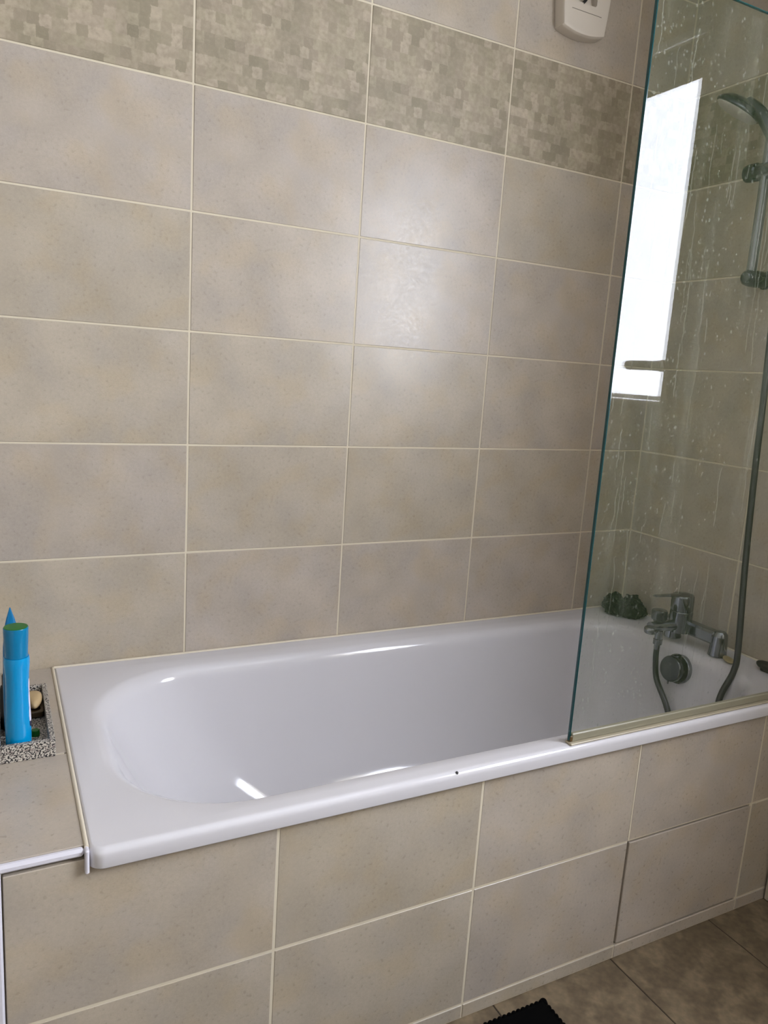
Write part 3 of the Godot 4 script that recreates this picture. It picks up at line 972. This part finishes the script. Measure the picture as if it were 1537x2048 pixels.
# ------------------------------------------------------------------ tray on the ledge and what stands in it
func tray_things() -> void:
	var x0 := -1.8215
	var x1 := -1.7265
	var z0 := 0.155
	var z1 := 0.408
	var base := RIM - 0.0005
	var o := thing("granite_tray", "open speckled granite tray on the tiled ledge beside the bath", "tray", Vector3((x0 + x1) / 2, base, (z0 + z1) / 2))
	var sx := x1 - x0
	var sz := z1 - z0
	var wall := 0.0095
	var ht := 0.031
	part("tray_floor", box(Vector3(sx - 0.002, 0.007, sz - 0.002), 0.0005), M.granite, o, Vector3(0, 0.0035, 0))
	for s in [-1, 1]:
		part("side_wall", box(Vector3(wall, ht, sz), 0.001), M.granite, o, Vector3(s * (sx - wall) / 2, ht / 2, 0))
		part("end_wall", box(Vector3(sx - 2 * wall, ht, wall), 0.001), M.granite, o, Vector3(0, ht / 2, s * (sz - wall) / 2))
	var fl := base + 0.007
	# blue bottle with a green cap top
	var blue := std(Color(0.0, 0.56, 0.79), 0.22)
	var b := thing("shampoo_bottle", "tall bright blue bottle with a green cap top in the tray", "bottle", Vector3(-1.7835, fl, 0.374))
	part("bottle_body", soft(lathe([[0.0, 0.0], [0.0185, 0.0], [0.0202, 0.003], [0.0206, 0.02], [0.0203, 0.05], [0.0190, 0.09], [0.0184, 0.118], [0.0190, 0.140], [0.0204, 0.158], [0.0205, 0.166], [0.0196, 0.172], [0.0, 0.173]], 44), 40.0), blue, b)
	part("cap", soft(lathe([[0.0, 0.1725], [0.0182, 0.1725], [0.0182, 0.178], [0.0188, 0.195], [0.0196, 0.212], [0.0197, 0.2235], [0.0190, 0.2245], [0.0, 0.2246]], 44), 40.0), std(Color(0.0, 0.46, 0.64), 0.25), b)
	part("cap_disc", soft(lathe([[0.0, 0.2240], [0.0188, 0.2240], [0.0188, 0.2252], [0.0180, 0.2256], [0.0, 0.2257]], 44), 30.0), std(Color(0.0, 0.40, 0.08), 0.35), b, Vector3.ZERO, "green cap top")
	var white := std(Color(0.86, 0.87, 0.95), 0.4)
	# printed marks on the side turned to the bath
	var marks := [[0.118, 0.014, 0.16, white], [0.092, 0.020, 0.20, white], [0.064, 0.018, 0.26, white], [0.050, 0.007, 0.24, std(Color(0.02, 0.04, 0.20), 0.4)]]
	for mk in marks:
		var t := PackedVector3Array()
		var prev := []
		for k in 13:
			var a := TAU * k / 12
			var y: float = mk[0] + mk[1] * sin(a)
			var w: float = 0.30 + mk[2] * cos(a)
			var r := 0.0193 + 0.0018 * clampf((0.09 - y) / 0.05, -0.2, 1.0)
			var pt := Vector3(r * cos(w), y, r * sin(w))
			if k > 0:
				t.append(Vector3((0.0193 + 0.0018 * clampf((0.09 - mk[0]) / 0.05, -0.2, 1.0) + 0.0004) * cos(0.30), mk[0], (0.0197 + 0.0018 * clampf((0.09 - mk[0]) / 0.05, -0.2, 1.0)) * sin(0.30)))
				t.append(prev[0]); t.append(pt)
			prev = [pt]
		part("label_mark", soft(t, 80.0, false), mk[3], b)
	# pointed blue pouch behind the bottle
	var p := thing("refill_pouch", "pointed blue pouch standing behind the blue bottle", "pouch", Vector3(-1.787, fl, 0.318))
	var pr := []
	for q in [[0.0, 0.017, 0.010], [0.02, 0.018, 0.012], [0.10, 0.017, 0.011], [0.17, 0.014, 0.008], [0.205, 0.0105, 0.004], [0.222, 0.0065, 0.0022], [0.242, 0.0006, 0.0006]]:
		var r := PackedVector3Array()
		for k in 20:
			var a := TAU * k / 20
			r.append(Vector3(q[1] * cos(a) - 0.004 * q[0] / 0.242, q[0], q[2] * sin(a)))
		pr.append(r)
	part("pouch_body", soft(loft(pr), 60.0), std(Color(0.0, 0.43, 0.63), 0.35), p)
	# slim black bottle beside it
	var k2 := thing("black_bottle", "small black bottle beside the blue bottle in the tray", "bottle", Vector3(-1.7985, fl, 0.2825))
	part("bottle_body", soft(lathe([[0.0, 0.0], [0.0125, 0.0], [0.0132, 0.003], [0.0132, 0.075], [0.011, 0.082], [0.0, 0.083]], 28), 40.0), M.rubber, k2)
	part("cap", soft(lathe([[0.0, 0.0825], [0.009, 0.0825], [0.009, 0.102], [0.008, 0.104], [0.0, 0.1042]], 24), 40.0), std(Color(0.12, 0.09, 0.05), 0.4), k2)
	# soap on a brown dish
	var d := thing("soap_dish", "dark brown rectangular soap dish in the granite tray", "dish", Vector3(-1.7535, fl, 0.222))
	var dr := []
	for q in [[0.0, -0.003], [0.003, 0.0], [0.012, 0.0], [0.0135, -0.0015], [0.0135, -0.006], [0.0085, -0.008]]:
		var e: float = q[1]
		dr.append(rounded_rect(-0.017 - e, 0.017 + e, -0.042 - e, 0.042 + e, [0.008, 0.008, 0.008, 0.008], q[0], 6, 3))
	part("dish_body", soft(loft(dr), 40.0), std(Color(0.24, 0.18, 0.08), 0.45), d)
	var s := thing("soap_bar", "worn beige soap bar lying on the brown dish", "soap", Vector3(-1.753, fl + 0.0136, 0.222))
	var so := []
	for q in [[0.80, 0.0], [0.97, 0.003], [1.0, 0.007], [0.95, 0.012], [0.7, 0.0155], [0.35, 0.0165]]:
		var r := PackedVector3Array()
		for k in 32:
			var a := TAU * k / 32
			r.append(Vector3(0.015 * q[0] * cos(a) * (1.0 - 0.25 * sin(a)), q[1], 0.034 * q[0] * sin(a)))
		so.append(r)
	part("soap_body", soft(loft(so), 60.0), std(Color(0.72, 0.62, 0.46), 0.5), s)
	var g := thing("green_cap", "small green bottle cap lying in the granite tray", "cap", Vector3(-1.7555, fl, 0.332))
	part("cap_body", soft(lathe([[0.0, 0.0], [0.0075, 0.0], [0.0078, 0.001], [0.0072, 0.010], [0.0062, 0.0112], [0.0, 0.0115]], 22), 40.0), std(Color(0.03, 0.33, 0.06), 0.4), g)

# ------------------------------------------------------------------ bath mat
func mat() -> void:
	var o := thing("bath_mat", "black bath mat with a scalloped edge on the tiled floor", "mat", Vector3(-1.18, 0, 0.98))
	var black := std(Color(0.012, 0.012, 0.013), 0.95, 0.0, 0.2)
	var w := 0.69
	var d := 0.50
	part("mat_body", box(Vector3(w, 0.009, d), 0.003), black, o, Vector3(0, 0.0045, 0))
	# knotted scallops all round
	var t := PackedVector3Array()
	var nx := 60
	var nz := 44
	var bump := func(c: Vector3, r: float) -> void:
		t.append_array(lathe([[0.0, 0.0], [r, 0.001], [r * 1.05, 0.005], [r * 0.75, 0.009], [0.0, 0.010]], 10, c))
	for k in nx:
		var x := -w / 2 + w * (k + 0.5) / nx
		for s in [-1, 1]:
			bump.call(Vector3(x, 0.0, s * d / 2), 0.0056)
	for k in nz:
		var z := -d / 2 + d * (k + 0.5) / nz
		for s in [-1, 1]:
			bump.call(Vector3(s * w / 2, 0.0, z), 0.0056)
	for sx in [-1, 1]:
		for sz in [-1, 1]:
			bump.call(Vector3(sx * w / 2, 0, sz * d / 2), 0.008)
	var e := part("scalloped_edge", soft(t, 60.0), black, o)
	e.set_meta("kind", "stuff")
